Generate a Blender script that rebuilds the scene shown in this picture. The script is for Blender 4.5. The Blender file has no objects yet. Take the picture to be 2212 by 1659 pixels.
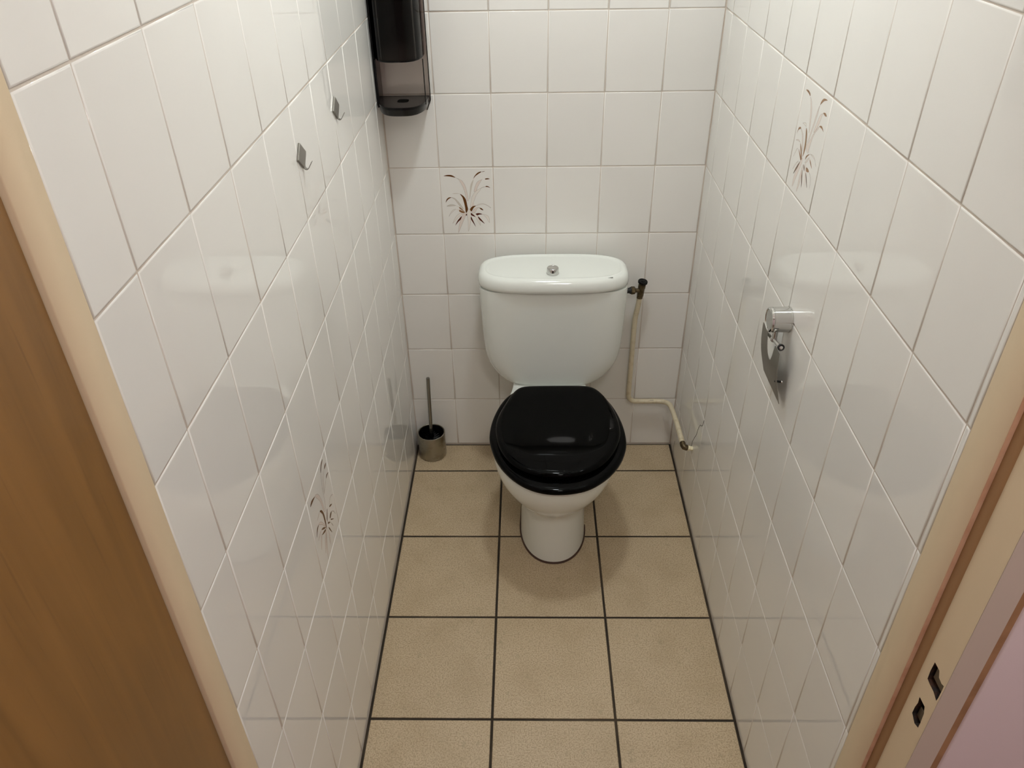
import bpy, bmesh, math, random
from mathutils import Vector, Matrix
random.seed(7)
S = bpy.context.scene
COL = S.collection
W = 0.8935          # room width
PX, PZ = 0.152, 0.20171   # wall tile pitch
ZG = 0.19738        # top of the lowest tile row
CEIL = 2.46

# ------------------------------------------------------------------ camera
yaw, pitch, roll = -0.02613, -0.60648, -0.01849
fwd = Vector((math.sin(yaw)*math.cos(pitch), math.cos(yaw)*math.cos(pitch), math.sin(pitch)))
rgt = Vector((math.cos(yaw), -math.sin(yaw), 0))
upv = rgt.cross(fwd)
r2 = rgt*math.cos(roll) + upv*math.sin(roll)
u2 = -rgt*math.sin(roll) + upv*math.cos(roll)
cam = bpy.data.cameras.new('camera'); cam.sensor_width = 36; cam.lens = 1692.2075/2212*36
cam.clip_start = 0.02
co = bpy.data.objects.new('camera', cam); COL.objects.link(co)
M = Matrix((( r2.x, u2.x, -fwd.x, 0.39501), (r2.y, u2.y, -fwd.y, -2.16269), (r2.z, u2.z, -fwd.z, 1.76082), (0, 0, 0, 1)))
co.matrix_world = M
S.camera = co

# ------------------------------------------------------------------ world, exposure
LAMP_POS = (0.465, -0.63, CEIL); LAMP_STRENGTH = 130.0
HALL_POS = (0.64, -2.28, 2.5); HALL_STRENGTH = 50.0
w = bpy.data.worlds.new('world'); S.world = w; w.use_nodes = True
w.node_tree.nodes['Background'].inputs[0].default_value = (1.0, 0.95, 0.92, 1)
w.node_tree.nodes['Background'].inputs[1].default_value = 0.05
S.view_settings.view_transform = 'Standard'; S.view_settings.look = 'None'
S.view_settings.gamma = 1; S.view_settings.use_curve_mapping = False
S.view_settings.exposure = 0.0
S.cycles.max_bounces = 9; S.cycles.diffuse_bounces = 6; S.cycles.glossy_bounces = 5
S.cycles.transparent_max_bounces = 16
S.cycles.use_denoising = True
S.cycles.sample_clamp_indirect = 6

# ------------------------------------------------------------------ materials
def srgb(r, g, b):
    f = lambda c: ((c/255+0.055)/1.055)**2.4 if c > 10 else c/255/12.92
    return (f(r), f(g), f(b), 1)
def mat(name, col, rough=0.5, metal=0.0, spec=0.5, coat=0.0, bump=0.0, bscale=200, bdist=0.001, vary=0.0, mottle=None, rvar=0.0):
    m = bpy.data.materials.new(name); m.use_nodes = True
    nt = m.node_tree; N = nt.nodes; L = nt.links
    b = N['Principled BSDF']
    b.inputs['Base Color'].default_value = col
    b.inputs['Roughness'].default_value = rough
    b.inputs['Metallic'].default_value = metal
    b.inputs['Specular IOR Level'].default_value = spec
    b.inputs['Coat Weight'].default_value = coat
    b.inputs['Coat Roughness'].default_value = 0.05
    tc = N.new('ShaderNodeTexCoord')
    src = None
    if mottle:                                   # list of (scale, detail, colour2, lo, hi, weight)
        cur = None
        for sc, det, c2, lo, hi, wgt in mottle:
            geo = N.new('ShaderNodeNewGeometry')
            n = N.new('ShaderNodeTexNoise'); n.inputs['Scale'].default_value = sc; n.inputs['Detail'].default_value = det
            L.new(geo.outputs['Position'], n.inputs['Vector'])
            r = N.new('ShaderNodeMapRange'); r.inputs[1].default_value = lo; r.inputs[2].default_value = hi
            r.inputs[3].default_value = 0; r.inputs[4].default_value = wgt
            L.new(n.outputs['Fac'], r.inputs[0])
            mx = N.new('ShaderNodeMix'); mx.data_type = 'RGBA'
            L.new(r.outputs[0], mx.inputs[0])
            if cur is None: mx.inputs[6].default_value = col
            else: L.new(cur, mx.inputs[6])
            mx.inputs[7].default_value = c2
            cur = mx.outputs[2]
        src = cur
    if vary:
        oi = N.new('ShaderNodeObjectInfo')
        hs = N.new('ShaderNodeHueSaturation')
        r = N.new('ShaderNodeMapRange'); r.inputs[3].default_value = 1-vary; r.inputs[4].default_value = 1+vary
        L.new(oi.outputs['Random'], r.inputs[0]); L.new(r.outputs[0], hs.inputs['Value'])
        if src: L.new(src, hs.inputs['Color'])
        else: hs.inputs['Color'].default_value = col
        src = hs.outputs[0]
    if src: L.new(src, b.inputs['Base Color'])
    if bump or rvar:
        geo = N.new('ShaderNodeNewGeometry')
        n = N.new('ShaderNodeTexNoise'); n.inputs['Scale'].default_value = bscale; n.inputs['Detail'].default_value = 3
        L.new(geo.outputs['Position'], n.inputs['Vector'])
        if bump:
            bp = N.new('ShaderNodeBump'); bp.inputs['Strength'].default_value = bump; bp.inputs['Distance'].default_value = bdist
            L.new(n.outputs['Fac'], bp.inputs['Height']); L.new(bp.outputs[0], b.inputs['Normal'])
        if rvar:
            r = N.new('ShaderNodeMapRange'); r.inputs[3].default_value = max(0, rough-rvar); r.inputs[4].default_value = rough+rvar
            L.new(n.outputs['Fac'], r.inputs[0]); L.new(r.outputs[0], b.inputs['Roughness'])
    return m
def smoked(name, tint, gloss=0.06, ior=1.45):
    """thin smoked plastic sheet: tinted see-through with a clear gloss"""
    m = bpy.data.materials.new(name); m.use_nodes = True
    nt = m.node_tree; N = nt.nodes; L = nt.links
    out = N['Material Output']; N.remove(N['Principled BSDF'])
    t = N.new('ShaderNodeBsdfTransparent'); t.inputs[0].default_value = tint
    g = N.new('ShaderNodeBsdfGlossy'); g.inputs['Roughness'].default_value = gloss
    fr = N.new('ShaderNodeFresnel'); fr.inputs[0].default_value = ior
    mx = N.new('ShaderNodeMixShader')
    L.new(fr.outputs[0], mx.inputs[0]); L.new(t.outputs[0], mx.inputs[1]); L.new(g.outputs[0], mx.inputs[2])
    L.new(mx.outputs[0], out.inputs['Surface'])
    return m
def emit(name, col, st):
    m = bpy.data.materials.new(name); m.use_nodes = True
    b = m.node_tree.nodes['Principled BSDF']
    b.inputs['Base Color'].default_value = (0.9, 0.9, 0.88, 1)
    b.inputs['Emission Color'].default_value = col; b.inputs['Emission Strength'].default_value = st
    return m
def wood(name, c1, c2, c3, rough=0.42):
    m = bpy.data.materials.new(name); m.use_nodes = True
    nt = m.node_tree; N = nt.nodes; L = nt.links; b = N['Principled BSDF']
    tc = N.new('ShaderNodeTexCoord'); mp = N.new('ShaderNodeMapping')
    mp.inputs['Scale'].default_value = (22, 22, 1.3)
    L.new(tc.outputs['Object'], mp.inputs[0])
    n1 = N.new('ShaderNodeTexNoise'); n1.inputs['Scale'].default_value = 1.6; n1.inputs['Detail'].default_value = 5; n1.inputs['Distortion'].default_value = 0.6
    L.new(mp.outputs[0], n1.inputs['Vector'])
    mp2 = N.new('ShaderNodeMapping'); mp2.inputs['Scale'].default_value = (90, 90, 3)
    L.new(tc.outputs['Object'], mp2.inputs[0])
    n2 = N.new('ShaderNodeTexNoise'); n2.inputs['Scale'].default_value = 2; n2.inputs['Detail'].default_value = 3
    L.new(mp2.outputs[0], n2.inputs['Vector'])
    cr = N.new('ShaderNodeValToRGB'); e = cr.color_ramp.elements
    e[0].position = 0.32; e[0].color = c1; e[1].position = 0.7; e[1].color = c2
    L.new(n1.outputs['Fac'], cr.inputs[0])
    mr = N.new('ShaderNodeMapRange'); mr.inputs[1].default_value = 0.6; mr.inputs[2].default_value = 0.75; mr.inputs[4].default_value = 0.45
    L.new(n2.outputs['Fac'], mr.inputs[0])
    mx = N.new('ShaderNodeMix'); mx.data_type = 'RGBA'
    L.new(mr.outputs[0], mx.inputs[0]); L.new(cr.outputs[0], mx.inputs[6]); mx.inputs[7].default_value = c3
    L.new(mx.outputs[2], b.inputs['Base Color'])
    b.inputs['Roughness'].default_value = rough
    return m

MT = {}
MT['tile'] = mat('glazed_white_wall_tile', srgb(231, 229, 224), rough=0.025, spec=0.6, bump=0.04, bscale=16, bdist=0.0012, vary=0.018)
MT['grout'] = mat('wall_grout', srgb(208, 198, 186), rough=0.9, bump=0.4, bscale=900, mottle=[(9, 3, srgb(190, 174, 160), 0.45, 0.7, 0.8)])
MT['floor_tile'] = mat('beige_floor_tile', srgb(197, 178, 148), rough=0.42, spec=0.4, bump=0.45, bscale=260, bdist=0.001, vary=0.03,
    mottle=[(11, 6, srgb(178, 158, 126), 0.42, 0.68, 0.5), (300, 3, srgb(156, 136, 108), 0.42, 0.66, 0.9), (45, 5, srgb(150, 138, 110), 0.62, 0.74, 0.5)])
MT['floor_grout'] = mat('dark_floor_grout', srgb(48, 40, 30), rough=0.95, bump=0.4, bscale=700, mottle=[(6, 3, srgb(84, 72, 56), 0.5, 0.7, 0.8)])
MT['ceramic'] = mat('white_ceramic', srgb(226, 229, 223), rough=0.05, spec=0.5)
MT['seat'] = mat('black_gloss_seat', srgb(2, 2, 2), rough=0.035, spec=0.08)
MT['black'] = mat('black_plastic', srgb(8, 8, 8), rough=0.2, spec=0.2)
MT['black_soft'] = mat('black_rubber', srgb(20, 20, 20), rough=0.55)
MT['chrome'] = mat('chrome', srgb(205, 205, 203), rough=0.08, metal=1)
MT['steel'] = mat('brushed_steel', srgb(168, 163, 150), rough=0.3, metal=1, rvar=0.08, bscale=40, mottle=[(35, 5, srgb(120, 112, 96), 0.5, 0.75, 0.7)])
MT['steel_dull'] = mat('dull_steel', srgb(150, 147, 140), rough=0.33, metal=1)
MT['frame'] = mat('cream_frame_paint', srgb(216, 194, 162), rough=0.45, bump=0.1, bscale=120)
MT['frame_reddish'] = mat('reddish_stop_edge', srgb(214, 172, 142), rough=0.6, mottle=[(40, 3, srgb(196, 146, 116), 0.4, 0.7, 0.8)])  # edge of the door stop, redder than the rest of the frame
MT['bare_wood'] = mat('bare_brown_wood', srgb(176, 134, 96), rough=0.7, mottle=[(30, 3, srgb(152, 112, 78), 0.4, 0.7, 0.8)])
MT['pink'] = mat('pink_light_hall_paint', srgb(214, 200, 186), rough=0.6)  # frame front: the hall's pink light is put into this colour
MT['pinkwall'] = mat('pink_light_hall_wall', srgb(244, 228, 232), rough=0.7, bump=0.1, bscale=150)  # pinkish white wall, with the pink hall light put into its colour
MT['plaster'] = mat('white_plaster', srgb(232, 228, 220), rough=0.8)
MT['hallfloor'] = mat('hall_floor', srgb(150, 130, 108), rough=0.5)
MT['wood'] = wood('oak_veneer', srgb(118, 82, 36), srgb(138, 97, 46), srgb(98, 66, 28))
MT['brass'] = mat('aged_brass', srgb(112, 98, 74), rough=0.42, metal=0.85, mottle=[(160, 4, srgb(78, 66, 48), 0.4, 0.65, 0.9)])
MT['pipe'] = mat('cream_pipe_paint', srgb(214, 202, 174), rough=0.35, mottle=[(60, 4, srgb(184, 166, 132), 0.55, 0.75, 0.7)])
MT['pipe_new'] = mat('pale_pipe_stub', srgb(232, 222, 188), rough=0.3)
MT['chip'] = mat('dark_paint_chip', srgb(52, 40, 30), rough=0.8)
MT['smoke_light'] = smoked('smoked_sheet', (0.98, 0.965, 0.95, 1))
MT['smoke_mid'] = smoked('smoked_side', (0.6, 0.57, 0.54, 1))
MT['smoke_dark'] = smoked('smoked_cover', (0.28, 0.27, 0.26, 1), 0.03, 1.24)
MT['tray'] = mat('dark_smoked_tray', srgb(30, 28, 26), rough=0.2, spec=0.3)
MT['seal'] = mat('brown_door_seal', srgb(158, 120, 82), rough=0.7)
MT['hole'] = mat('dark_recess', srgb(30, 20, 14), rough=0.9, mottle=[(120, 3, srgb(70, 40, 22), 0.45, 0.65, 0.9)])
MT['plate'] = mat('worn_strike_plate', srgb(104, 92, 76), rough=0.45, metal=0.6)
MT['sealant'] = mat('stained_sealant', srgb(70, 48, 36), rough=0.7)
MT['D'] = mat('print_dark_brown', srgb(98, 60, 28), rough=0.15)
MT['M'] = mat('print_mid_brown', srgb(142, 104, 68), rough=0.15)
MT['R'] = mat('print_red_brown', srgb(82, 36, 26), rough=0.15)
MT['P'] = mat('print_pale_pink', srgb(224, 212, 203), rough=0.15)
MT['G'] = mat('print_pale_grey', srgb(206, 199, 188), rough=0.15)
MT['W'] = mat('print_white', srgb(228, 222, 214), rough=0.15)
MT['O'] = mat('print_outline', srgb(112, 96, 86), rough=0.15)
MT['ink'] = mat('black_ink', srgb(20, 20, 22), rough=0.4)
MT['lamp'] = emit('lamp_diffuser', (0.935, 0.995, 1.015, 1), LAMP_STRENGTH)
MT['hall_lamp'] = emit('hall_lamp_diffuser', (0.99, 0.97, 0.93, 1), HALL_STRENGTH)

# ------------------------------------------------------------------ helpers
def link(name, me, parent=None):
    o = bpy.data.objects.new(name, me); COL.objects.link(o)
    if parent: o.parent = parent
    return o
def build(name, verts, faces, m, parent=None, smooth=True, angle=40, mats=None, idx=None):
    me = bpy.data.meshes.new(name); me.from_pydata([tuple(v) for v in verts], [], faces); me.update()
    for mm in (mats or [m]): me.materials.append(mm)
    if idx: me.polygons.foreach_set('material_index', idx)
    bm = bmesh.new(); bm.from_mesh(me); bmesh.ops.recalc_face_normals(bm, faces=bm.faces); bm.to_mesh(me); bm.free()
    if smooth:
        me.polygons.foreach_set('use_smooth', [True]*len(me.polygons))
        me.set_sharp_from_angle(angle=math.radians(angle))
    return link(name, me, parent)
def thing(name, label, cat, loc=(0, 0, 0), group=None):
    o = bpy.data.objects.new(name, None); COL.objects.link(o); o.location = loc; o.empty_display_size = 0.05
    o['label'] = label; o['category'] = cat
    if group: o['group'] = group
    bpy.context.view_layer.update()
    return o
def under(o, t):
    """parent world-built part o to empty t"""
    o.parent = t; o.matrix_parent_inverse = Matrix.Translation(-Vector(t.location))
    return o
class G:
    """collects geometry in world coordinates"""
    def __init__(s): s.v = []; s.f = []
    def add(s, v, f):
        k = len(s.v); s.v += [Vector(p) for p in v]; s.f += [tuple(i+k for i in q) for q in f]; return s
    def box(s, a, b, bev=0.0):
        bm = bmesh.new(); bmesh.ops.create_cube(bm, size=1)
        c = [(a[i]+b[i])/2 for i in range(3)]; d = [abs(b[i]-a[i]) for i in range(3)]
        for v in bm.verts: v.co = Vector((c[0]+v.co.x*d[0], c[1]+v.co.y*d[1], c[2]+v.co.z*d[2]))
        if bev: bmesh.ops.bevel(bm, geom=bm.edges[:], offset=bev, segments=3, profile=0.5, affect='EDGES')
        bm.verts.index_update(); s.add([v.co.copy() for v in bm.verts], [[v.index for v in f.verts] for f in bm.faces]); bm.free(); return s
    def loft(s, rings, cap0=True, cap1=True, close=False):
        n = len(rings[0]); v = [p for r in rings for p in r]; f = []
        m = len(rings)
        for i in range(m if close else m-1):
            a = i*n; b = ((i+1) % m)*n
            for j in range(n): f.append((a+j, a+(j+1) % n, b+(j+1) % n, b+j))
        if not close:
            if cap0: f.append(tuple(range(n-1, -1, -1)))
            if cap1: f.append(tuple((m-1)*n+j for j in range(n)))
        return s.add(v, f)
    def tube(s, path, r, seg=16, caps=True):
        path = [Vector(p) for p in path]; rr = r if isinstance(r, (list, tuple)) else [r]*len(path)
        T = []
        for i in range(len(path)):
            a = path[max(0, i-1)]; b = path[min(len(path)-1, i+1)]
            T.append((b-a).normalized() if (b-a).length > 1e-9 else T[-1])
        ref = Vector((0, 0, 1)) if abs(T[0].z) < 0.9 else Vector((1, 0, 0))
        u = T[0].cross(ref).normalized(); rings = []
        for i, p in enumerate(path):
            u = (u - T[i]*u.dot(T[i])).normalized(); v = T[i].cross(u)
            rings.append([p + (u*math.cos(2*math.pi*k/seg) + v*math.sin(2*math.pi*k/seg))*rr[i] for k in range(seg)])
        return s.loft(rings, caps, caps)
    def lathe(s, base, axis, prof, seg=32):
        """profile of (distance along axis, radius)"""
        base = Vector(base); axis = Vector(axis).normalized()
        ref = Vector((0, 0, 1)) if abs(axis.z) < 0.9 else Vector((1, 0, 0))
        u = axis.cross(ref).normalized(); v = axis.cross(u)
        return s.loft([[base + axis*d + (u*math.cos(2*math.pi*k/seg) + v*math.sin(2*math.pi*k/seg))*max(r, 1e-5) for k in range(seg)] for d, r in prof])
    def obj(s, name, m, t=None, smooth=True, angle=40):
        o = build(name, s.v, s.f, m, None, smooth, angle)
        if t is not None:
            if t.type == 'EMPTY': under(o, t)
            else: o.parent = t; o.matrix_parent_inverse = t.matrix_world.inverted()
        bpy.context.view_layer.update()
        return o
def struct(o): o['kind'] = 'structure'; return o
def catmull(P, n=8, closed=False):
    P = [Vector(p) for p in P]; out = []; m = len(P)
    for i in range(m if closed else m-1):
        g = (lambda k: P[k % m]) if closed else (lambda k: P[min(max(k, 0), m-1)])
        p0, p1, p2, p3 = g(i-1), g(i), g(i+1), g(i+2)
        for k in range(n):
            t = k/n
            out.append(0.5*((2*p1) + (p2-p0)*t + (2*p0-5*p1+4*p2-p3)*t*t + (3*p1-p0-3*p2+p3)*t**3))
    if not closed: out.append(P[-1])
    return out
def fillet(P, rad, n=8):
    """polyline with rounded corners"""
    P = [Vector(p) for p in P]; out = [P[0]]
    for i in range(1, len(P)-1):
        r = rad[i-1] if isinstance(rad, (list, tuple)) else rad
        a = (P[i-1]-P[i]); b = (P[i+1]-P[i]); r = min(r, a.length*0.49, b.length*0.49)
        A = P[i]+a.normalized()*r; B = P[i]+b.normalized()*r
        for k in range(n+1):
            t = k/n; out.append(A*(1-t)**2 + P[i]*2*t*(1-t) + B*t*t)
    out.append(P[-1]); return out
def offset2(P, d):
    """inset a closed CCW 2-D loop by d"""
    n = len(P); out = []
    for i in range(n):
        a, b = P[i-1], P[(i+1) % n]
        t = Vector((b[0]-a[0], b[1]-a[1])).normalized()
        out.append((P[i][0]-t.y*d, P[i][1]+t.x*d))
    return out
def area2(P): return sum(P[i-1][0]*P[i][1]-P[i][0]*P[i-1][1] for i in range(len(P)))/2
def superell(cx, cy, a, b0, b1, n, N=64):
    """b0: extent towards -y, b1: extent towards +y"""
    out = []
    for k in range(N):
        t = 2*math.pi*k/N; c, s_ = math.cos(t), math.sin(t)
        x = a*math.copysign(abs(c)**(2/n), c); y = (b1 if s_ > 0 else b0)*math.copysign(abs(s_)**(2/n), s_)
        out.append((cx+x, cy+y))
    return out
at = lambda P, z: [Vector((p[0], p[1], z)) for p in P]
PRINT_BACK=[
('D',0,[-646,768,-559,797,-454,800,-377,773,-308,718,-380,732,-470,751,-561,761]),
('P',1,[-308,718,-225,681,-136,629,-62,519,-17,369,24,106,27,36,-7,23,-42,134,-73,301,-130,479,-226,657]),
('D',0,[194,659,224,747,320,853,419,892,425,872,345,819,264,760,209,693]),
('G',0,[194,659,108,504,79,299,56,92,76,92,128,367,184,571]),
('D',0,[445,885,524,898,510,885,451,876]),
('D',0,[536,683,602,692,660,675,614,659,535,656]),
('P',1,[437,657,310,597,238,462,198,298,265,318,317,448,429,637]),
('D',0,[548,466,607,459,671,403,606,431,541,439]),
('W',1,[541,448,408,406,272,332,189,243,116,91,78,-160,118,-161,193,21,267,201,378,338,421,413]),
('D',0,[-209,233,-119,177,-45,65,-14,-117,1,-230,-37,-329,-70,-314,-83,-159,-114,10,-148,135]),
('G',0,[-435,239,-341,255,-202,240,-342,234]),
('D',0,[-635,-28,-605,70,-534,132,-455,131,-523,97,-587,42]),
('G',1,[-455,131,-363,103,-275,11,-175,-130,-127,-229,-217,-158,-304,-30,-365,61]),
('G',1,[-611,-140,-535,-92,-440,-83,-348,-114,-443,-130]),
('G',0,[-348,-114,-250,-157,-251,-169,-349,-121]),
('M',0,[-251,-164,-192,-200,-103,-300,-84,-321,-156,-271,-246,-200]),
('W',1,[-570,-453,-508,-325,-429,-240,-355,-227,-454,-311,-526,-396]),
('P',0,[-355,-227,-248,-249,-250,-270,-355,-235]),
('M',0,[-248,-249,-156,-285,-91,-329,-160,-349,-251,-299]),
('W',1,[-468,-669,-398,-511,-296,-384,-200,-349,-175,-385,-302,-491,-403,-598]),
('R',0,[-397,-735,-321,-584,-219,-463,-192,-456,-224,-542,-309,-627]),
('P',1,[-314,-962,-289,-758,-222,-513,-133,-357,-37,-329,-83,-443,-175,-657,-252,-831]),
('D',0,[61,-231,132,-147,240,-127,171,-189,113,-288,85,-295]),
('W',1,[240,-127,336,-71,443,-58,536,-94,628,-151,673,-201,535,-115,442,-93,335,-106]),
('P',1,[111,-323,182,-232,251,-183,332,-177,263,-232,205,-324]),
('D',0,[331,-191,398,-205,449,-262,396,-255]),
('R',0,[83,-344,135,-387,213,-467,172,-459,87,-415]),
('W',1,[111,-330,204,-345,282,-431,336,-604,344,-741,275,-603,199,-459]),
('R',0,[78,-458,128,-559,207,-776,137,-660,74,-544]),
('R',0,[223,-374,312,-353,418,-390,323,-403,262,-424]),
('W',1,[418,-390,552,-420,616,-520,618,-657,560,-563,483,-447]),
('R',0,[280,-460,346,-511,475,-684,369,-604,305,-532]),
('P',0,[137,-41,184,-42,173,-133,118,-161]),
('R',0,[-74,-400,-39,-372,-35,-422,-69,-421]),
('W',1,[-33,-244,74,-245,81,-401,55,-659,-18,-927,-17,-615,-34,-400]),
]
PRINT_RIGHT=[
('M',0,[-607,798,-490,820,-367,799,-335,752,-437,775,-556,788]),
('P',1,[-320,749,-208,692,-94,524,-30,239,-66,228,-152,482,-248,669]),
('M',0,[226,754,269,838,366,899,530,913,390,864,294,802]),
('P',1,[213,744,142,578,94,403,-19,63,28,90,143,392,204,608]),
('M',0,[453,684,552,711,639,680,565,664]),
('P',1,[440,674,327,606,254,474,176,283,266,335,370,484,427,634]),
('M',0,[397,443,511,482,645,419,538,442]),
('P',1,[384,433,214,288,82,107,-41,-35,104,-119,153,65,235,257,385,402]),
('W',1,[-450,256,-292,302,-237,254,-371,253]),
('M',0,[-223,233,-120,160,-55,-80,-114,-258,-122,-180,-147,22]),
('M',0,[-659,-5,-621,113,-535,159,-486,141,-602,86]),
('P',1,[-486,141,-324,85,-188,-149,-226,-161,-366,59]),
('P',1,[-642,-114,-503,-61,-383,-79,-486,-85]),
('M',0,[-375,-90,-259,-146,-144,-295,-182,-307]),
('W',1,[-610,-418,-532,-262,-451,-206,-529,-301]),
('M',0,[-407,-201,-249,-263,-159,-313,-204,-342]),
('W',1,[-523,-631,-427,-487,-284,-383,-412,-509]),
('D',0,[-438,-685,-351,-529,-201,-368,-274,-502]),
('P',1,[-359,-910,-376,-705,-228,-431,-126,-275,-92,-358,-229,-638]),
('P',1,[-94,-908,-78,-583,-26,-388,0,-393,11,-646]),
('D',0,[123,-742,15,-550,-7,-449,92,-617]),
('P',0,[275,-698,157,-458,80,-312,123,-310,215,-491]),
('D',0,[400,-651,229,-486,211,-439,319,-533]),
('M',0,[174,-352,278,-342,345,-377,214,-411]),
('W',1,[536,-626,494,-469,370,-369,504,-452]),
('M',0,[43,-258,58,-180,218,-94,105,-184]),
('W',1,[236,-88,455,-66,625,-181,500,-102]),
('P',1,[55,-307,144,-210,236,-153,155,-259]),
('M',0,[261,-171,357,-203,452,-281,329,-226]),
('D',0,[14,-348,80,-378,99,-439,44,-404]),
]
PRINT_LEFT=[
('D',0,[532,927,412,889,282,793,305,860,416,938]),
('P',1,[282,793,204,598,184,221,119,-48,191,141,195,499]),
('D',0,[678,715,610,684,508,692,571,735]),
('P',1,[508,692,361,600,262,330,247,308,311,591]),
('D',0,[703,451,607,453,508,451,583,493]),
('P',1,[508,451,348,361,247,308,328,378]),
('D',0,[-613,763,-498,808,-279,716,-438,734]),
('P',1,[-279,716,-130,638,-16,462,55,215,81,-12,14,71,-69,387]),
('W',1,[392,-123,512,-49,712,-149,569,-64]),
('D',0,[364,-162,452,-180,561,-264,452,-227]),
('D',0,[219,-89,231,-119,104,-296,101,-218]),
('D',0,[-194,254,-88,189,2,10,20,-232,-21,-380,-47,-147,-80,71]),
('P',1,[-416,237,-303,270,-198,249,-268,236]),
('D',0,[280,-374,347,-326,456,-364,327,-420]),
('W',1,[456,-364,602,-496,652,-622,553,-468]),
('D',0,[327,-449,512,-622,334,-486]),
('D',0,[134,-345,251,-461,122,-390]),
('W',1,[251,-461,386,-701,334,-582]),
('P',1,[-392,104,-251,47,-96,-172,-35,-309,-214,-74]),
('D',0,[-618,-4,-513,117,-392,104,-512,61]),
('D',0,[-304,-113,-168,-184,-43,-320,-214,-204]),
('D',0,[-330,-236,-219,-255,-77,-323,-127,-348]),
('P',1,[-566,-140,-438,-87,-308,-118,-411,-134]),
('D',0,[117,-461,190,-593,248,-749,113,-514]),
('P',1,[66,-487,79,-654,33,-860,25,-637]),
('P',1,[-58,-342,-10,-410,-333,-727,-224,-457]),
('P',1,[-79,-416,-141,-639,-276,-965,-218,-656]),
('P',1,[-365,-199,-330,-236,-509,-444,-460,-288]),
]
# ------------------------------------------------------------------ walls of single tiles
TILE_CACHE = {}
def tile_mesh(w, h, t=0.007, b=0.0012, key='wall', m=None):
    k = (key, round(w, 4), round(h, 4))
    if k in TILE_CACHE: return TILE_CACHE[k]
    a, c = w/2, h/2
    lev = [(0, -t), (0, -b), (b*0.55, -b*0.38), (b*1.9, 0)]
    v = []; f = []
    for ins, z in lev: v += [(-a+ins, -c+ins, z), (a-ins, -c+ins, z), (a-ins, c-ins, z), (-a+ins, c-ins, z)]
    for i in range(3):
        for j in range(4): f.append((i*4+j, i*4+(j+1) % 4, i*4+4+(j+1) % 4, i*4+4+j))
    f.append((12, 13, 14, 15))
    me = bpy.data.meshes.new('tile'); me.from_pydata(v, [], f); me.update(); me.materials.append(m or MT['tile'])
    me.polygons.foreach_set('use_smooth', [4 <= i < 12 for i in range(len(f))])
    TILE_CACHE[k] = me
    return me
def tile_wall(parent, origin, ax, cols, rows, gap=0.0020, seed=1, tilt=0.0022, hasp=None):
    """origin + ax*u + z*v; cols, rows are lists of joint positions; ax x z is the wall normal"""
    rnd = random.Random(seed); ax = Vector(ax); up = Vector((0, 0, 1)); nn = ax.cross(up); res = {}
    for i in range(len(cols)-1):
        for j in range(len(rows)-1):
            wv, hv = cols[i+1]-cols[i]-gap, rows[j+1]-rows[j]-gap
            if wv < 0.004 or hv < 0.004: continue
            o = link('tile', tile_mesh(wv, hv), parent)
            c = Vector(origin) + ax*((cols[i]+cols[i+1])/2 + rnd.uniform(-1, 1)*0.0003) + up*((rows[j]+rows[j+1])/2 + rnd.uniform(-1, 1)*0.0003)
            R = Matrix((ax, up, nn)).transposed().to_4x4()
            R = Matrix.Translation(c) @ R @ Matrix.Rotation(rnd.gauss(0, tilt*0.5), 4, 'X') @ Matrix.Rotation(rnd.gauss(0, tilt*0.5), 4, 'Y')
            o.matrix_world = R; res[(i, j)] = o
    return res
ROWS = [0.004] + [ZG+PZ*k for k in range(0, 12)]
ROWS = [r for r in ROWS if r < CEIL-0.02] + [CEIL-0.001]
GD = 0.0011
wb = struct(G().box((-0.10, GD, -0.02), (W+0.10, 0.11, CEIL+0.05)).obj('wall_back', MT['grout'], smooth=False))
wl = struct(G().box((-0.11, -1.551, -0.02), (-GD, GD, CEIL+0.05)).obj('wall_left', MT['grout'], smooth=False))
wr = struct(G().box((W+GD, -1.4585, -0.02), (W+0.06, GD, CEIL+0.05)).obj('wall_right', MT['grout'], smooth=False))
bc = [0.001] + [0.14382+PX*k for k in range(5)] + [W-0.001]
TB = tile_wall(wb, (0, 0, 0), (1, 0, 0), bc, ROWS, seed=3)
lc = [-1.5505] + [-(0.23732+PX*j) for j in range(8, -2, -1)] + [-0.001]
TL = tile_wall(wl, (0, 0, 0), (0, 1, 0), lc, ROWS, seed=4)
rc = [0.001] + [0.53468+PX*j for j in range(-3, 7)] + [1.458]
TR = tile_wall(wr, (W, 0, 0), (0, -1, 0), rc, ROWS, seed=5)

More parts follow.
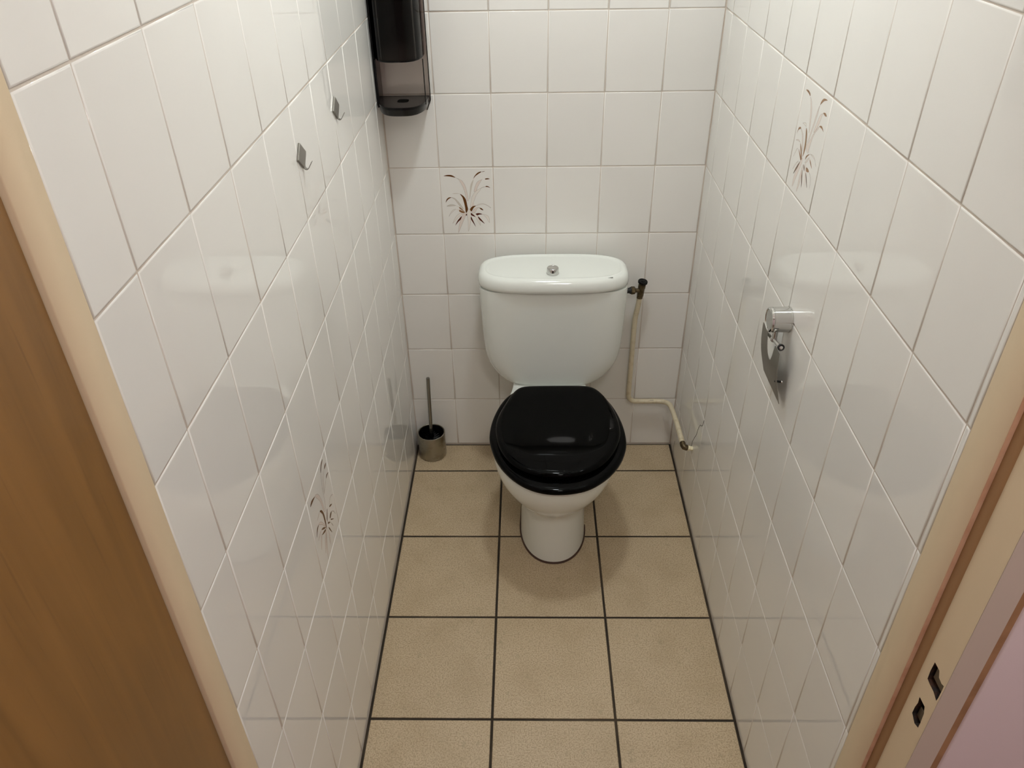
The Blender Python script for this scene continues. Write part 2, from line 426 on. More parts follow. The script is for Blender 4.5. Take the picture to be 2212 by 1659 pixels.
def floral(tile, data):
    vs = []; fs = []; ids = []; keys = ['D', 'M', 'R', 'P', 'G', 'W', 'O']
    z = 0.00012
    for c, e, q in data:
        P = [(q[i]*1e-4, q[i+1]*1e-4) for i in range(0, len(q), 2)]
        if area2(P) < 0: P.reverse()
        P = [(p.x, p.y) for p in catmull([Vector((a, b, 0)) for a, b in P], 4, True)]
        lay = z + (0.00006 if c in 'DMR' else 0.00003 if c == 'P' else 0)
        k = len(vs); n = len(P)
        vs += [(a, b, lay) for a, b in P]; fs.append(tuple(range(k, k+n))); ids.append(keys.index(c))
        if e:
            Q = offset2(P, 0.00035); k = len(vs)
            vs += [(a, b, lay+0.00002) for a, b in P] + [(a, b, lay+0.00002) for a, b in Q]
            for i in range(n): fs.append((k+i, k+(i+1) % n, k+n+(i+1) % n, k+n+i)); ids.append(6)
    me = bpy.data.meshes.new('floral_print'); me.from_pydata(vs, [], fs); me.update()
    for kk in keys: me.materials.append(MT[kk])
    me.polygons.foreach_set('material_index', ids)
    bm = bmesh.new(); bm.from_mesh(me)
    bmesh.ops.triangulate(bm, faces=[f for f in bm.faces if len(f.verts) > 4], ngon_method='EAR_CLIP')
    for f in bm.faces:
        if f.normal.z < 0: f.normal_flip()
    bm.to_mesh(me); bm.free()
    o = link('floral_print', me, tile)
    o['label'] = 'brown and pale pink reed plant printed on the tile'
    return o
floral(TB[(1, 4)], PRINT_BACK)
floral(TR[(rc.index(0.53468+PX), 6)], PRINT_RIGHT)
floral(TL[(lc.index(-(0.23732+PX*6)), 3)], PRINT_LEFT)

# broken edge of the tile the water pipe goes through
def crack(path, r=0.0007):
    return G().tube([(W-0.0001, a, b) for a, b in path], r, 5)
ct = TR[(rc.index(0.53468-2*PX)-1 if False else 2, 1)]
crack([(-.2865, .2234), (-.2919, .2463), (-.310, .278), (-.3244, .2979), (-.331, .320), (-.3375, .3361), (-.3497, .3557), (-.3640, .3630), (-.3756, .3722), (-.3831, .397)]).obj('crack', MT['chip'], ct)
crack([(-.060, .012), (-.0603, .0364), (-.0632, .0647)], 0.0005).obj('crack', MT['chip'], TR[(0, 0)])

# ------------------------------------------------------------------ floor, ceiling, hall
fl = struct(G().box((-0.10, -1.62, -0.06), (W+0.06, 0.02, -0.0022)).obj('floor', MT['floor_grout'], smooth=False))
def floor_tiles():
    rnd = random.Random(11)
    ys = [0.0] + [-(0.1417+0.30591*k) for k in range(5)] + [-1.60]
    xs = [0.0, 0.30257, 0.60308, W]; g = 0.0064
    for i in range(3):
        for j in range(len(ys)-1):
            x0, x1 = xs[i]+(0.0055 if i == 0 else g/2), xs[i+1]-(0.0055 if i == 2 else g/2)
            y1, y0 = ys[j]-(0.0045 if j == 0 else g/2), ys[j+1]+g/2
            o = link('tile', tile_mesh(x1-x0, y1-y0, 0.009, 0.0012, 'floor', MT['floor_tile']), fl)
            o.matrix_world = Matrix.Translation(((x0+x1)/2, (y0+y1)/2, rnd.uniform(-.0003, .0003))) @ Matrix.Rotation(rnd.gauss(0, .0008), 4, 'X') @ Matrix.Rotation(rnd.gauss(0, .0008), 4, 'Y')
floor_tiles()
struct(G().box((-0.10, -1.60, CEIL), (W+0.06, 0.02, CEIL+0.06)).obj('ceiling', MT['plaster'], smooth=False))
struct(G().box((-1.3, -3.5, -0.06), (2.4, -1.6205, -0.003)).obj('floor_hall', MT['hallfloor'], smooth=False))
struct(G().box((-1.3, -3.5, 2.55), (2.4, -1.60, 2.60)).obj('ceiling_hall', MT['plaster'], smooth=False))
struct(G().box((-1.3, -3.6, -0.02), (2.4, -3.5, 2.55)).obj('wall_hall_rear', MT['pinkwall'], smooth=False))
struct(G().box((-1.4, -3.5, -0.02), (-1.3, -1.60, 2.55)).obj('wall_hall_left', MT['pinkwall'], smooth=False))
struct(G().box((2.4, -3.5, -0.02), (2.5, -1.60, 2.55)).obj('wall_hall_right', MT['pinkwall'], smooth=False))
struct(G().box((0.9490, -1.5780, -0.02), (2.42, -1.47, 2.55), 0.004).obj('wall_front_right', MT['pinkwall']))
struct(G().box((-1.32, -1.598, -0.02), (-0.075, -1.56, 2.55)).obj('wall_front_left', MT['pinkwall'], smooth=False))
struct(G().box((-0.075, -1.64, 2.09), (0.953, -1.545, 2.55)).obj('wall_front_top', MT['pinkwall'], smooth=False))

# ------------------------------------------------------------------ door frame (cream painted, rebated)
def extrude_profile(P, z0, z1):
    n = len(P); return G().add([(x, y, z0) for x, y in P] + [(x, y, z1) for x, y in P],
        [tuple(range(n-1, -1, -1)), tuple(range(n, 2*n))] + [(i, (i+1) % n, n+(i+1) % n, n+i) for i in range(n)])
REB = 0.0095; TOP = 2.09
j1 = struct(extrude_profile([(-0.075, -1.5515), (-0.0005, -1.5515), (0.0008, -1.5525), (0.0008, -1.5975), (-0.0004, -1.5990), (-0.075, -1.5990)], -0.002, TOP).obj('trim_1', MT['frame'], smooth=True, angle=60))
# right jamb: stop block, then the rebate face with two mortises cut into it
j2 = struct(extrude_profile([(W+0.055, -1.459), (W+0.0004, -1.459), (W-0.0008, -1.4600), (W-0.0008, -1.5125), (W+0.0006, -1.5140), (W+0.055, -1.5140)], -0.002, TOP).obj('trim_2', MT['frame'], angle=60))
G().box((W+0.0002, -1.51435, 0.0), (W+REB, -1.5136, TOP-0.02)).obj('stop_edge', MT['frame_reddish'], j2, smooth=False)
HOLES = [[(-1.5463, .9061), (-1.559, .9067), (-1.5632, .8985), (-1.571, .8975), (-1.5762, .9000), (-1.5765, .8884), (-1.5764, .8755), (-1.5755, .8684), (-1.5651, .8722), (-1.5535, .8718), (-1.5468, .8726), (-1.5456, .8877)],
         [(-1.5479, .8355), (-1.5533, .836), (-1.5629, .8365), (-1.567, .8274), (-1.5683, .8093), (-1.5683, .7978), (-1.5595, .794), (-1.548, .7998), (-1.548, .8133), (-1.5497, .825)]]
def rebate_face():
    bm = bmesh.new(); x = W+REB; edges = []
    def loop(P):
        vs = [bm.verts.new((x, a, b)) for a, b in P]
        for i in range(len(vs)): edges.append(bm.edges.new((vs[i-1], vs[i])))
    loop([(-1.5143, 0.0), (-1.5775, 0.0), (-1.5790, 0.0), (-1.5790, TOP), (-1.5143, TOP)])
    for h in HOLES: loop(h)
    bmesh.ops.triangle_fill(bm, use_beauty=True, use_dissolve=False, edges=edges)
    bm.verts.index_update()
    g = G().add([v.co.copy() for v in bm.verts], [[v.index for v in f.verts] for f in bm.faces]); bm.free()
    x1 = W+0.0428
    g.add([(x, -1.579, 0), (x1, -1.579, 0), (x1, -1.579, TOP), (x, -1.579, TOP), (x1, -1.5143, 0), (x1, -1.5143, TOP)], [(1, 4, 5, 2)])
    return g
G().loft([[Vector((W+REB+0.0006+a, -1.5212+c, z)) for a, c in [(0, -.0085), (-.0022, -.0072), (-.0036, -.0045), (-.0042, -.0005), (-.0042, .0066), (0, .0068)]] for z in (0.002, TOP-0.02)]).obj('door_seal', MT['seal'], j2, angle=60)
rf = rebate_face().obj('rebate', MT['frame'], j2, smooth=False)
G().box((W+REB+0.0003, -1.5792, 0.0), (W+0.0426, -1.5776, TOP)).obj('front_face', MT['pink'], j2, smooth=False)
G().box((W+0.0426, -1.5745, 0.0), (W+0.0560, -1.47, TOP)).obj('groove_strip', MT['bare_wood'], j2, smooth=False)
for h, nm in zip(HOLES, ('latch_mortise', 'bolt_mortise')):
    d = 0.014; x = W+REB
    n = len(h); v = [(x+0.0002, a, b) for a, b in h] + [(x+d, a, b) for a, b in h]
    f = [(i, (i+1) % n, n+(i+1) % n, n+i) for i in range(n)] + [tuple(range(n, 2*n))]
    o = G().add(v, f).obj(nm, MT['hole'], j2, smooth=False)
    cy = sum(a for a, b in h)/n; cz = sum(b for a, b in h)/n
    if nm == 'latch_mortise': G().box((x+0.0035, cy-0.012, cz-0.006), (x+0.0055, cy+0.013, cz+0.018), 0.001).obj('strike_plate', MT['plate'], o)
    else: G().box((x+0.005, cy-0.008, cz-0.018), (x+0.007, cy+0.007, cz+0.002), 0.001).obj('strike_plate', MT['plate'], o)
struct(G().box((-0.075, -1.6042, 2.055), (W+0.055, -1.5515, TOP)).obj('trim_3', MT['frame'], smooth=False))
# open door, swung into the hall
d = struct(G().box((-0.8, 0, 0.012), (0, 0.04, 2.03), 0.0025).obj('door_1', MT['wood'], angle=50))
d.matrix_world = Matrix.Translation((-0.0030, -1.6010, 0)) @ Matrix.Rotation(math.radians(88.5), 4, 'Z')

# ------------------------------------------------------------------ lamps
def lamp(name, label, pos, m, r):
    t = thing(name, label, 'lamp', pos)
    x, y, z = pos
    G().lathe((x, y, z-0.001), (0, 0, -1), [(0, r*1.12), (0.022, r*1.12), (0.026, r*1.06)], 40).obj('base', MT['plaster'], t)
    G().lathe((x, y, z-0.026), (0, 0, -1), [(0, r), (0.02, r*0.98), (0.04, r*0.85), (0.052, r*0.55), (0.056, r*0.1)], 40).obj('diffuser', m, t)
lamp('ceiling_lamp', 'small round opal ceiling lamp above the toilet', LAMP_POS, MT['lamp'], 0.08)
lamp('hall_lamp', 'round opal ceiling lamp out in the hall', HALL_POS, MT['hall_lamp'], 0.14)

# ------------------------------------------------------------------ toilet
TX = 0.4668
t = thing('toilet', 'white ceramic close-coupled toilet with closed black seat against the back wall', 'toilet', (TX, -0.30, 0.0))
def bowl_ring(z, a, yf, ym, yb, bw, n, N=72):
    P = []
    H = N//2
    for k in range(H+1):                    # front: from +x round the nose to -x
        th = -math.pi*k/H; c, s_ = math.cos(th), math.sin(th)
        P.append((TX + a*math.copysign(abs(c)**(2/n), c), ym + (ym-yf)*math.copysign(abs(s_)**(2/n), s_)))
    back = catmull([Vector((-a, ym, 0)), Vector((-(a*0.55+bw*0.45), ym*0.45+(yb-0.16)*0.55, 0)), Vector((-bw, yb-0.16, 0)), Vector((-bw, yb-0.02, 0)), Vector((-bw+0.02, yb, 0))], 5)
    B = [(p.x, p.y) for p in back[1:]]
    P += [(TX+x, y) for x, y in B] + [(TX-x*0.86, y) for x, y in reversed(B)]
    return at(P, z)
g = G(); g.loft([bowl_ring(*r) for r in [
    (0.0015, .0985, -.5570, -.40, -.07, .090, 2.15), (0.03, .0975, -.5570, -.40, -.07, .088, 2.15), (0.10, .0955, -.5560, -.40, -.07, .086, 2.15),
    (0.150, .0955, -.5555, -.40, -.07, .086, 2.15), (0.178, .0975, -.5570, -.40, -.065, .088, 2.15), (0.192, .1030, -.5630, -.405, -.06, .092, 2.15), (0.205, .1110, -.5730, -.41, -.055, .096, 2.15),
    (0.235, .1300, -.6020, -.42, -.05, .102, 2.12), (0.27, .1485, -.6300, -.43, -.045, .108, 2.1), (0.305, .1625, -.6510, -.44, -.04, .114, 2.1),
    (0.34, .1710, -.6640, -.445, -.035, .120, 2.1), (0.368, .1740, -.6690, -.445, -.03, .122, 2.1), (0.379, .1730, -.6680, -.445, -.03, .121, 2.1), (0.3835, .1690, -.6640, -.445, -.032, .118, 2.1)]])
g.obj('bowl', MT['ceramic'], t, angle=60)
g = G(); g.loft([bowl_ring(0.0003, .1022, -.5612, -.40, -.066, .093, 2.15), bowl_ring(0.0030, .1008, -.5596, -.40, -.067, .092, 2.15), bowl_ring(0.0052, .0992, -.5578, -.40, -.069, .091, 2.15)]); g.obj('sealant', MT['sealant'], t)
# seat and lid outlines
SEAT = [(0.2843, -0.4515), (0.2894, -0.4952), (0.3066, -0.5568), (0.3373, -0.6118), (0.3761, -0.654), (0.4202, -0.6778), (0.4637, -0.6852), (0.5066, -0.6815), (0.552, -0.6660), (0.5994, -0.6258), (0.6364, -0.5726), (0.6568, -0.5171), (0.6631, -0.4749), (0.6617, -0.4195), (0.6511, -0.3568), (0.6330, -0.3000), (0.6080, -0.2570), (0.5750, -0.2380), (0.4740, -0.2330), (0.3720, -0.2390), (0.3400, -0.2570), (0.3164, -0.2955), (0.2997, -0.3436), (0.2884, -0.396)]
LID = [(0.3014, -0.4372), (0.3072, -0.4978), (0.3219, -0.5479), (0.3487, -0.5952), (0.3860, -0.6269), (0.427, -0.6431), (0.4737, -0.6483), (0.5224, -0.6413), (0.5746, -0.6132), (0.6163, -0.5603), (0.6407, -0.4989), (0.6477, -0.4505), (0.6428, -0.3885), (0.6260, -0.3224), (0.6030, -0.2716), (0.5750, -0.2469), (0.5300, -0.2435), (0.4740, -0.2430), (0.4200, -0.2440), (0.3740, -0.2483), (0.3500, -0.2735), (0.3311, -0.3208), (0.3102, -0.381)]
def smooth_loop(P, n=6):
    Q = [(p.x, p.y) for p in catmull([Vector((a, b, 0)) for a, b in P], n, True)]
    if area2(Q) < 0: Q.reverse()
    for _ in range(6):
        Q = [((Q[i-1][0]+2*Q[i][0]+Q[(i+1) % len(Q)][0])/4, (Q[i-1][1]+2*Q[i][1]+Q[(i+1) % len(Q)][1])/4) for i in range(len(Q))]
    return Q
so = smooth_loop(SEAT); sc = (0.4735, -0.47)
sin_ = [(sc[0]+(a-sc[0])*0.62, sc[1]+(b-sc[1])*0.64) for a, b in so]
g = G(); g.loft([at(offset2(so, .006), .3868), at(offset2(so, .002), .3878), at(so, .3905), at(so, .3975), at(offset2(so, .0015), .4015), at(offset2(so, .005), .4042), at(offset2(so, .012), .4055),
    at(sin_, .4055), at(sin_, .3868)], close=True); g.obj('seat', MT['seat'], t, angle=50)
lo = smooth_loop(LID)
cc = (0.4735, -0.45)
shr = lambda k: [(cc[0]+(a-cc[0])*k, cc[1]+(b-cc[1])*k) for a, b in lo]
g = G(); g.loft([at(offset2(lo, .010), .4068), at(offset2(lo, .003), .4078), at(lo, .4110), at(lo, .4180), at(offset2(lo, .0015), .4222), at(offset2(lo, .0045), .4252), at(offset2(lo, .010), .4272), at(offset2(lo, .018), .4281),
    at(shr(.70), .4287), at(shr(.4), .4292), at(shr(.12), .4294)]); g.obj('seat_lid', MT['seat'], t, angle=60)
for dx in (-0.075, 0.075):
    G().tube([(TX+dx-0.022, -0.2300, 0.3985), (TX+dx+0.022, -0.2300, 0.3985)], 0.0060, 14).obj('hinge', MT['black'], t)
# cistern
def tank_ring(z, a, yf, yb=-0.016, n=4.2, ym=-0.11):
    return at(superell(TX+0.0005, ym, a, ym*1.0-yf if False else (ym-yf), (yb-ym), n, 80), z)
g = G(); g.loft([tank_ring(z, a, yf, n=n) for z, a, yf, n in [
    (.3745, .112, -.174, 3.4), (.3765, .124, -.183, 3.4), (.3810, .1350, -.1890, 3.4), (.3890, .1480, -.1925, 3.5), (.3985, .1600, -.1945, 3.6), (.4110, .1715, -.1958, 3.7), (.4250, .1815, -.1968, 3.8), (.4400, .1900, -.1976, 3.9), (.4580, .1975, -.1984, 4.0), (.4800, .2030, -.199, 4.1), (.5100, .2066, -.1997, 4.2), (.5500, .2090, -.2003, 4.4), (.6000, .2110, -.201, 4.5), (.6600, .2130, -.2015, 4.6), (.7040, .2143, -.202, 4.6), (.7100, .2138, -.2015, 4.6)]])
g.obj('cistern', MT['ceramic'], t, angle=60)
def lid_ring(z, ins, n=3.1):
    return at(superell(TX-0.0005, -0.118, .2170-ins, .0975-ins, .097-ins, n, 96), z)
g = G(); g.loft([lid_ring(.7110, .010), lid_ring(.7125, .0045), lid_ring(.7160, .0012), lid_ring(.7230, 0), lid_ring(.7320, .0004), lid_ring(.7400, .0022), lid_ring(.7462, .0052), lid_ring(.7508, .0100), lid_ring(.7532, .0150), lid_ring(.7540, .0190), lid_ring(.7538, .0215), lid_ring(.7520, .0245), lid_ring(.7512, .0275), lid_ring(.7513, .034), lid_ring(.7518, .060), lid_ring(.7520, .085)])
tl = g.obj('cistern_lid', MT['ceramic'], t, angle=60)
bx, by, bz = 0.4638, -0.1600, 0.7519
bt = G().lathe((bx, by, bz), (0, 0, 1), [(0, .0178), (.002, .0178), (.0022, .0172), (.0165, .0166), (.0182, .0160), (.0190, .0148), (.0182, .0138), (.0180, .001)], 40).obj('flush_button', MT['chrome'], t)
G().box((bx-.0020, by-.0180, bz+.0085), (bx+.0020, by-.0155, bz+.0150), .0004).obj('slot', MT['black_soft'], bt)
G().box((bx-.0016, by+.0140, bz+.0170), (bx+.0016, by+.0165, bz+.0193), .0004).obj('slot', MT['chrome'], bt)
fc = bpy.data.curves.new('logo', 'FONT'); fc.body = 'Roca'; fc.size = 0.0088; fc.extrude = 0.0001; fc.offset = 0.00022
fo = bpy.data.objects.new('logo', fc); COL.objects.link(fo)
bpy.context.view_layer.update()
lm = bpy.data.meshes.new_from_object(fo.evaluated_get(bpy.context.evaluated_depsgraph_get()))
bpy.data.objects.remove(fo)
lm.materials.clear(); lm.materials.append(MT['ink']); lm.name = 'logo'
lo_ = link('logo', lm, tl); lo_.matrix_parent_inverse = tl.matrix_world.inverted(); lo_.matrix_world = Matrix.Translation((0.6140, -0.1905, 0.7521)); lo_['label'] = 'small black maker lettering'

# ------------------------------------------------------------------ water supply pipe with stop valve
t = thing('supply_pipe', 'cream painted water pipe with brass stop valve beside the cistern', 'pipe', (0.73, -0.04, 0.2))
PTH = fillet([(0.7345, -.0430, .616), (0.7325, -.040, .580), (0.7270, -.0300, .530), (0.7270, -.0290, .40), (0.7275, -.0290, .2080), (0.8640, -.0290, .2080), (0.8650, -.150, .2290), (0.8650, -.2920, .2370)], [.03, .03, .2, .03, .042, .05])
G().tube(PTH, 0.0082, 16).obj('pipe', MT['pipe'], t)
o = G().tube([(.8650, -.286, .2368), (.8650, -.2985, .2365), (.8672, -.3035, .2355), (.874, -.3048, .2330), (.8775, -.3050, .2320)], [.0088, .0092, .0096, .0090, .0084], 16).obj('elbow', MT['brass'], t)
G().tube([(.8765, -.3050, .2320), (.8840, -.3050, .2310)], .0078, 16).obj('collar', MT['pipe_new'], t)
G().tube([(.8850, -.3050, .2305), (W+.001, -.3050, .2300)], .0066, 16).obj('wall_stub', MT['pipe_new'], t)
def chip(c, d1, d2, l, w):
    c = Vector(c); d1 = Vector(d1).normalized()*l; d2 = Vector(d2).normalized()*w; nrm = d1.cross(d2).normalized()*0.0004
    P = [c-d1, c-d1*.3+d2, c+d1*.6+d2*.7, c+d1, c+d1*.4-d2*.8, c-d1*.5-d2]
    G().add([p-nrm*1.5 for p in P]+[p+nrm for p in P], [tuple(range(5, -1, -1)), tuple(range(6, 12))]+[(i, (i+1) % 6, 6+(i+1) % 6, 6+i) for i in range(6)]).obj('paint_chip', MT['chip'], t, smooth=False)
chip((0.7402, -.0352, .2110), (1, 0, -.6), (0, -.6, 1), .004, .0018)
chip((0.805, -.0330, .2142), (1, 0, 0), (0, -.7, .7), .010, .0013)
chip((0.8597, -.2380, .2390), (0, 1, 0), (.6, 0, .8), .0025, .0018)
# valve
vx, vy = 0.7360, -0.0440
G().tube([(0.7338, -.0432, .6080), (0.7342, -.0433, .6150)], .0092, 12).obj('compression_nut', MT['brass'], t)
vb = G(); vb.lathe((0.7342, -.0433, .6130), (0.10, 0, 1), [(0, .0085), (.004, .0100), (.028, .0100), (.030, .0112), (.040, .0112), (.042, .0080), (.050, .0070)], 24)
vb.tube([(0.7345, -.0450, .6345), (0.716, -.0480, .6370)], [.0068, .0062], 16)
vb.obj('valve_body', MT['brass'], t)
G().lathe((0.7190, -.0478, .6370), (-1, -0.15, 0.03), [(0, .0078), (.003, .0118), (.0135, .0124), (.0150, .0105)], 6).obj('connector_nut', MT['brass'], t, angle=25)
G().lathe((0.7050, -.0500, .6375), (-1, -0.05, 0), [(0, .0105), (.004, .0105), (.0045, .0085), (.022, .0085)], 20).obj('inlet_stem', MT['black_soft'], t)
hw = G().lathe((0.7388, -.0433, .6585), (0.12, -0.10, 1), [(0, .0070), (.001, .0135), (.002, .0146), (.0065, .0148), (.0080, .0138), (.0084, .0112), (.0070, .0100), (.0070, .0050), (.0082, .0046), (.0082, .001)], 32).obj('handwheel', MT['black'], t)

# ------------------------------------------------------------------ brush and its holder
bc_ = Vector((0.0590, -0.0500, 0.0004))
t = thing('brush_holder', 'round brushed-steel toilet brush pot in the back left corner', 'brush pot', bc_)
R = 0.0472
G().lathe(bc_, (0, 0, 1), [(0, R-.003), (.0015, R-.0008), (.004, R), (.0935, R), (.0950, R-.0006), (.0955, R-.0022), (.0948, R-.0036), (.0930, R-.0042), (.012, R-.0042), (.010, .001)], 56).obj('pot', MT['steel'], t)
G().lathe(bc_+Vector((0, 0, .0102)), (0, 0, 1), [(0, R-.0052), (.0815, R-.0050), (.0817, R-.0056), (.005, R-.0064), (.004, .001)], 48).obj('liner', MT['black'], t)
t = thing('toilet_brush', 'toilet brush with a slim steel handle standing in the steel pot', 'toilet brush', bc_+Vector((0.002, 0.004, 0.016)))
top = Vector((0.0648, -.0500, .3205)); bot = Vector((0.0590, -.0500, .088))
ax = (top-bot).normalized()
G().lathe(bot-ax*0.004, ax, [(0, .0060), (.2340, .0060), (.2360, .0055), (.2366, .002)], 20).obj('handle', MT['steel_dull'], t)
G().lathe(bot-ax*0.010, ax, [(0, .0095), (.006, .0085), (.016, .0070), (.018, .0060)], 20).obj('ferrule', MT['black'], t)
g = G(); g.tube([bot-ax*0.068, bot-ax*0.008], .004, 10)
rnd = random.Random(5)
for k in range(220):
    a = rnd.uniform(0, 2*math.pi); h = rnd.uniform(0.014, 0.066); p = bot-ax*h
    q = p+Vector((math.cos(a), math.sin(a), rnd.uniform(-.3, .3)))*0.028
    g.tube([p, q], .0006, 3, False)
g.obj('bristles', MT['black_soft'], t)['kind'] = 'stuff'

# ------------------------------------------------------------------ spare roll dispenser (smoked plastic)
t = thing('roll_dispenser', 'tall glossy black smoked-plastic dispenser high in the back left corner', 'dispenser', (0.067, 0.0, 1.17))
x0, x1, zb, zt = 0.0020, 0.1334, 1.166, 1.66
g = G()
P = [(x0, zb+.004), (x0+.008, zb), (0.1225, zb), (x1, zb+.026), (x1, zt), (x0, zt)]
n = len(P); g.add([(a, -.0010, b) for a, b in P]+[(a, -.0036, b) for a, b in P], [tuple(range(n)), tuple(range(2*n-1, n-1, -1))]+[(i, (i+1) % n, n+(i+1) % n, n+i) for i in range(n)])
bp_ = g.obj('back_plate', MT['smoke_light'], t, smooth=False)
e = G()
for a, b in zip([P[2], P[3]], [P[3], P[4]]):
    d_ = Vector((b[0]-a[0], 0, b[1]-a[1])).normalized(); s_ = Vector((d_.z, 0, -d_.x))
    A, B = Vector((a[0], 0, a[1])), Vector((b[0], 0, b[1]))
    q = []
    for yy in (-.0006, -.0040):
        for pp, ss in ((A, -.0005), (B, -.0005), (B, .0014), (A, .0014)): q.append(pp+s_*ss+Vector((0, yy, 0)))
    e.add(q, [(0, 1, 2, 3), (7, 6, 5, 4), (0, 4, 5, 1), (1, 5, 6, 2), (2, 6, 7, 3), (3, 7, 4, 0)])
e.obj('edge_rim', MT['black'], t, smooth=False)
def dee(z, ins=0.0, yf=-0.100, n=2.9, xa=0.0055, xb=0.1265, N=48):
    """D outline: open back at the wall"""
    cx, a = (xa+xb)/2, (xb-xa)/2-ins; P = []
    for k in range(N+1):
        th = math.pi*k/N; c, s_ = math.cos(th), math.sin(th)
        P.append(Vector((cx-a*math.copysign(abs(c)**(2/n), c), -.004-(-.004-yf-ins)*abs(s_)**(2/n), z)))
    return P
def shell(z0, z1, th=0.003, **kw):
    g = G(); o0, o1, i0, i1 = dee(z0, 0, **kw), dee(z1, 0, **kw), dee(z0, th, **kw), dee(z1, th, **kw); m = len(o0)
    f = []
    for i in range(m-1): f += [(i, i+1, m+i+1, m+i), (2*m+i, 3*m+i, 3*m+i+1, 2*m+i+1), (i, 2*m+i, 2*m+i+1, i+1), (m+i, m+i+1, 3*m+i+1, 3*m+i)]
    f += [(0, m, 3*m, 2*m), (m-1, 3*m-1, 4*m-1, 2*m-1)]
    return g.add(o0+o1+i0+i1, f)
cv = shell(1.3115, zt-.004).obj('cover', MT['smoke_dark'], t, angle=50)
shell(1.3085, 1.3120, 0.0045).obj('cover_rim', MT['black'], t, angle=50)
# side cheeks of the open lower part
G().box((x0+.0002, -.100+.035, 1.19), (x0+.0035, -.004, zt-.01)).obj('side_cheek', MT['black'], t, smooth=False)
G().box((x0+.0036, -.062, 1.20), (x0+.0055, -.0045, 1.3085)).obj('side_window', MT['smoke_mid'], t, smooth=False)
G().box((x0+.0002, -.068, 1.196), (x0+.0062, -.063, 1.3085)).obj('side_rail', MT['black'], t, smooth=False)
G().box((x1-.0062, -.0620, 1.196), (x1-.0040, -.0588, 1.3085)).obj('side_rail', MT['black'], t, smooth=False)
# tray with a hole
def tray():
    bm = bmesh.new(); out = dee(1.1995, 0, yf=-.123, xa=x0+.001, xb=.1305); ed = []
    def loop(P, z):
        vs = [bm.verts.new((p[0], p[1], z)) for p in P]
        for i in range(len(vs)): ed.append(bm.edges.new((vs[i-1], vs[i])))
    loop(out, 1.2040)
    loop(superell(0.0680, -.0560, .0150, .0170, .0170, 3.2, 28), 1.2040)
    bmesh.ops.triangle_fill(bm, use_beauty=True, use_dissolve=False, edges=ed)
    bm.verts.index_update(); g = G().add([v.co.copy() for v in bm.verts], [[v.index for v in f.verts] for f in bm.faces]); bm.free()
    h0 = at(superell(0.0680, -.0560, .0150, .0170, .0170, 3.2, 28), 1.2040); h1 = at([(p.x, p.y) for p in h0], 1.176)
    g.loft([h0, h1], False, False)
    dn = dee(1.1, 0, yf=-.123, xa=x0+.001, xb=.1305)
    lv = [(1.2040, 0), (1.2010, 0), (1.1870, .0005), (1.1830, .002), (1.1808, .006)]
    g.loft([at([(p.x, p.y) for p in dee(0, max(0, i_), yf=-.123, xa=x0+.001, xb=.1305)], z) for z, i_ in lv], False, True)
    return g
tr = tray().obj('tray', MT['tray'], t, angle=35)
shell(1.1985, 1.2042, 0.002, yf=-.1238, xa=x0+.0005, xb=.1312).obj('tray_rim', MT['black'], t)

# ------------------------------------------------------------------ adhesive hooks on the left wall
def hook(label, cy, cz, u, v):
    """square steel plate turned on its corner; u, v its half sides in (y, z)"""
    t = thing('wall_hook', label, 'hook', (0.0, cy, cz), 'steel adhesive hooks on the left wall')
    u = Vector((0, u[0], u[1])); v = Vector((0, v[0], v[1])); c = Vector((0.0, cy, cz)); X = Vector((1, 0, 0))
    rings = []
    for xx, k in ((.0006, 1), (.0030, 1), (.0036, .975)):
        rings.append([c+X*xx+(u*a+v*b)*k for a, b in ((1, 1), (-1, 1), (-1, -1), (1, -1))])
    G().loft(rings).obj('plate', MT['steel_dull'], t, angle=30)
    dn = (u-v).normalized() if (u-v).z < (v-u).z else (v-u).normalized()       # lowest corner direction
    s_ = Vector((0, 1, 0)); b0 = c+dn*(u-v).length*0.92
    prof = [(.0030, .004), (.0034, -.0010), (.0060, -.0030), (.0095, -.0020), (.0135, .0040), (.0175, .0105)]
    pts = catmull([b0+X*a+Vector((0, 0, b)) for a, b in prof], 5)
    g = G(); wv = .0045; th = .0006; rr = []
    for i, p in enumerate(pts):
        tt = (pts[min(i+1, len(pts)-1)]-pts[max(i-1, 0)]).normalized(); nn = tt.cross(s_).normalized(); k = wv*(1-.35*i/len(pts))
        rr.append([p+s_*k+nn*th, p-s_*k+nn*th, p-s_*k-nn*th, p+s_*k-nn*th])
    g.loft(rr).obj('prong', MT['steel_dull'], t, angle=50)
hook('steel adhesive hook on the left wall nearer the doorway', -.8253, 1.3166, (.0155, -.0125), (.0118, .0112))
hook('steel adhesive hook on the left wall nearer the black dispenser', -.5280, 1.3166, (.0150, -.0120), (.0125, .0112))

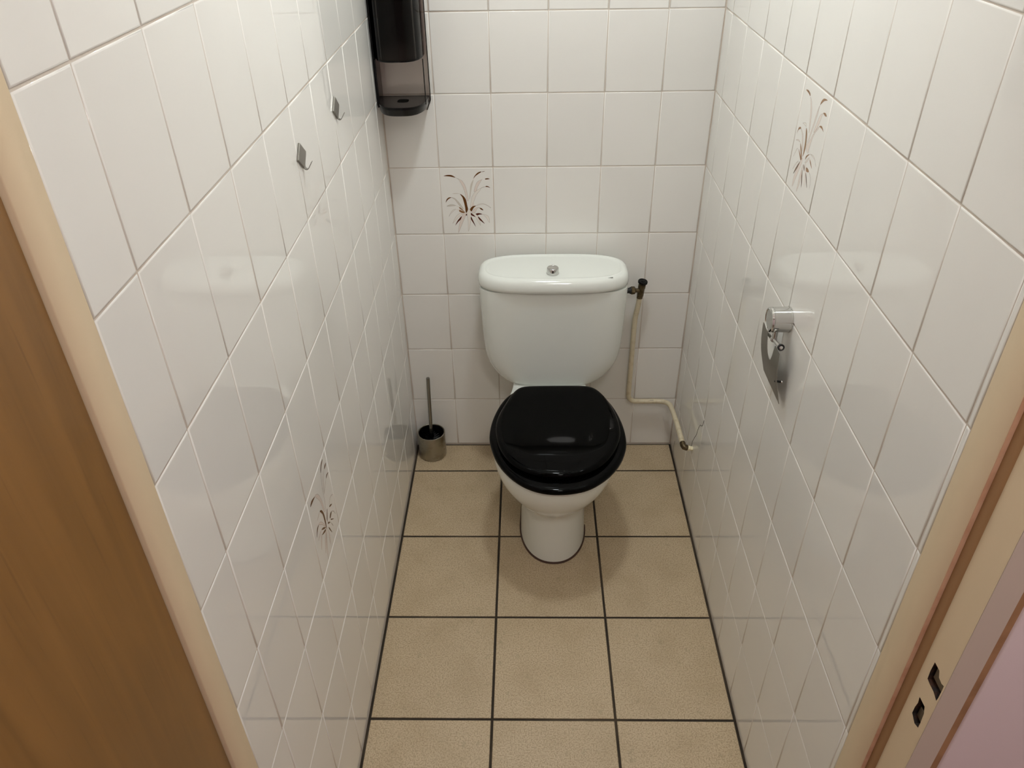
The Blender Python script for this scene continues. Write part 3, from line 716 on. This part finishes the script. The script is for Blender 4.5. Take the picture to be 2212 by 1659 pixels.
# ------------------------------------------------------------------ toilet paper holder on the right wall
t = thing('paper_holder', 'chrome toilet paper holder without a roll on the right wall', 'paper holder', (W, -.855, 1.0))
mx_ = (W, -.855, 1.0010)
G().lathe(mx_, (-1, 0, 0), [(0.0003, .0252), (.0025, .0252), (.003, .0246), (.0335, .0246), (.0340, .0238), (.0350, .0238), (.0355, .0247), (.0388, .0242), (.0400, .0226), (.0402, .0205), (.0392, .0200), (.0392, .001)], 48).obj('mount', MT['chrome'], t)
rx = W-.0205
G().tube([(rx, -.852, .982), (rx, -.852, .957)], .0052, 16).obj('stem', MT['chrome'], t)
A = Vector((rx, -.800, .9440)); B = Vector((rx, -.897, .9640)); dd = (B-A).normalized()
G().tube([A, B], .0042, 16).obj('rod', MT['chrome'], t)
G().lathe(A+(B-A)*.50, dd, [(0, .0042), (.0005, .0066), (.0030, .0068), (.0050, .0060), (.0055, .0042)], 24).obj('collar', MT['chrome'], t)
G().lathe(A, dd, [(0, .0050), (.040, .0054), (.046, .0052)], 20).obj('rod_sleeve', MT['chrome'], t)
G().lathe(B-dd*.004, dd, [(0, .0045), (.0008, .0066), (.0040, .0068), (.0048, .0060), (.0044, .0036), (.0042, .0034)], 24).obj('end_ring', MT['black_soft'], t)
G().lathe(B-dd*.001, dd, [(0, .0036), (.0016, .0034), (.0020, .002)], 16).obj('end_cap', MT['chrome'], t)
def cover_plate():
    """curved sheet, notch in its upper edge"""
    zx = [(.9640, .0300), (.9450, .0295), (.9250, .0280), (.9070, .0255), (.8900, .0218), (.8700, .0165), (.8480, .0105)]
    X = lambda z: W-[a[1]+(b[1]-a[1])*((z-a[0])/(b[0]-a[0])) for a, b in zip(zx, zx[1:]) if b[0] <= z <= a[0]][0]
    ya, yb = -.800, -.920; nu, nv = 25, 16; g = G(); v = []; f = []
    def ztop(y):
        s_ = abs((y+.8615)/.0270)
        return .9170+.0465*min(1, max(0, s_**2.6)) if s_ < 1 else .9635
    for side in (0, 1):
        for i in range(nu):
            y = ya+(yb-ya)*i/(nu-1); z1 = ztop(y)
            for j in range(nv):
                z = .8485+(z1-.8485)*j/(nv-1); v.append((X(z)+(.0010 if side else 0), y, z))
    N = nu*nv; I = lambda s, i, j: s*N+i*nv+j
    for i in range(nu-1):
        for j in range(nv-1):
            f.append((I(0, i, j), I(0, i, j+1), I(0, i+1, j+1), I(0, i+1, j))); f.append((I(1, i, j), I(1, i+1, j), I(1, i+1, j+1), I(1, i, j+1)))
    for i in range(nu-1):
        for j in (0, nv-1): f.append((I(0, i, j), I(0, i+1, j), I(1, i+1, j), I(1, i, j)))
    for j in range(nv-1):
        for i in (0, nu-1): f.append((I(0, i, j), I(1, i, j), I(1, i, j+1), I(0, i, j+1)))
    return g.add(v, f)
cp = cover_plate().obj('cover_plate', MT['steel_dull'], t, angle=60)
G().tube([(W-.0225, -.905, .8930), (W-.0120, -.912, .8955)], .0022, 12).obj('bumper', MT['black_soft'], t)
G().lathe((W-.0125, -.9118, .8954), (1, -.3, .1), [(0, .0022), (.0020, .0027), (.0036, .0020), (.0040, .0006)], 12).obj('bumper_tip', MT['chrome'], t)
bpy.context.view_layer.update()
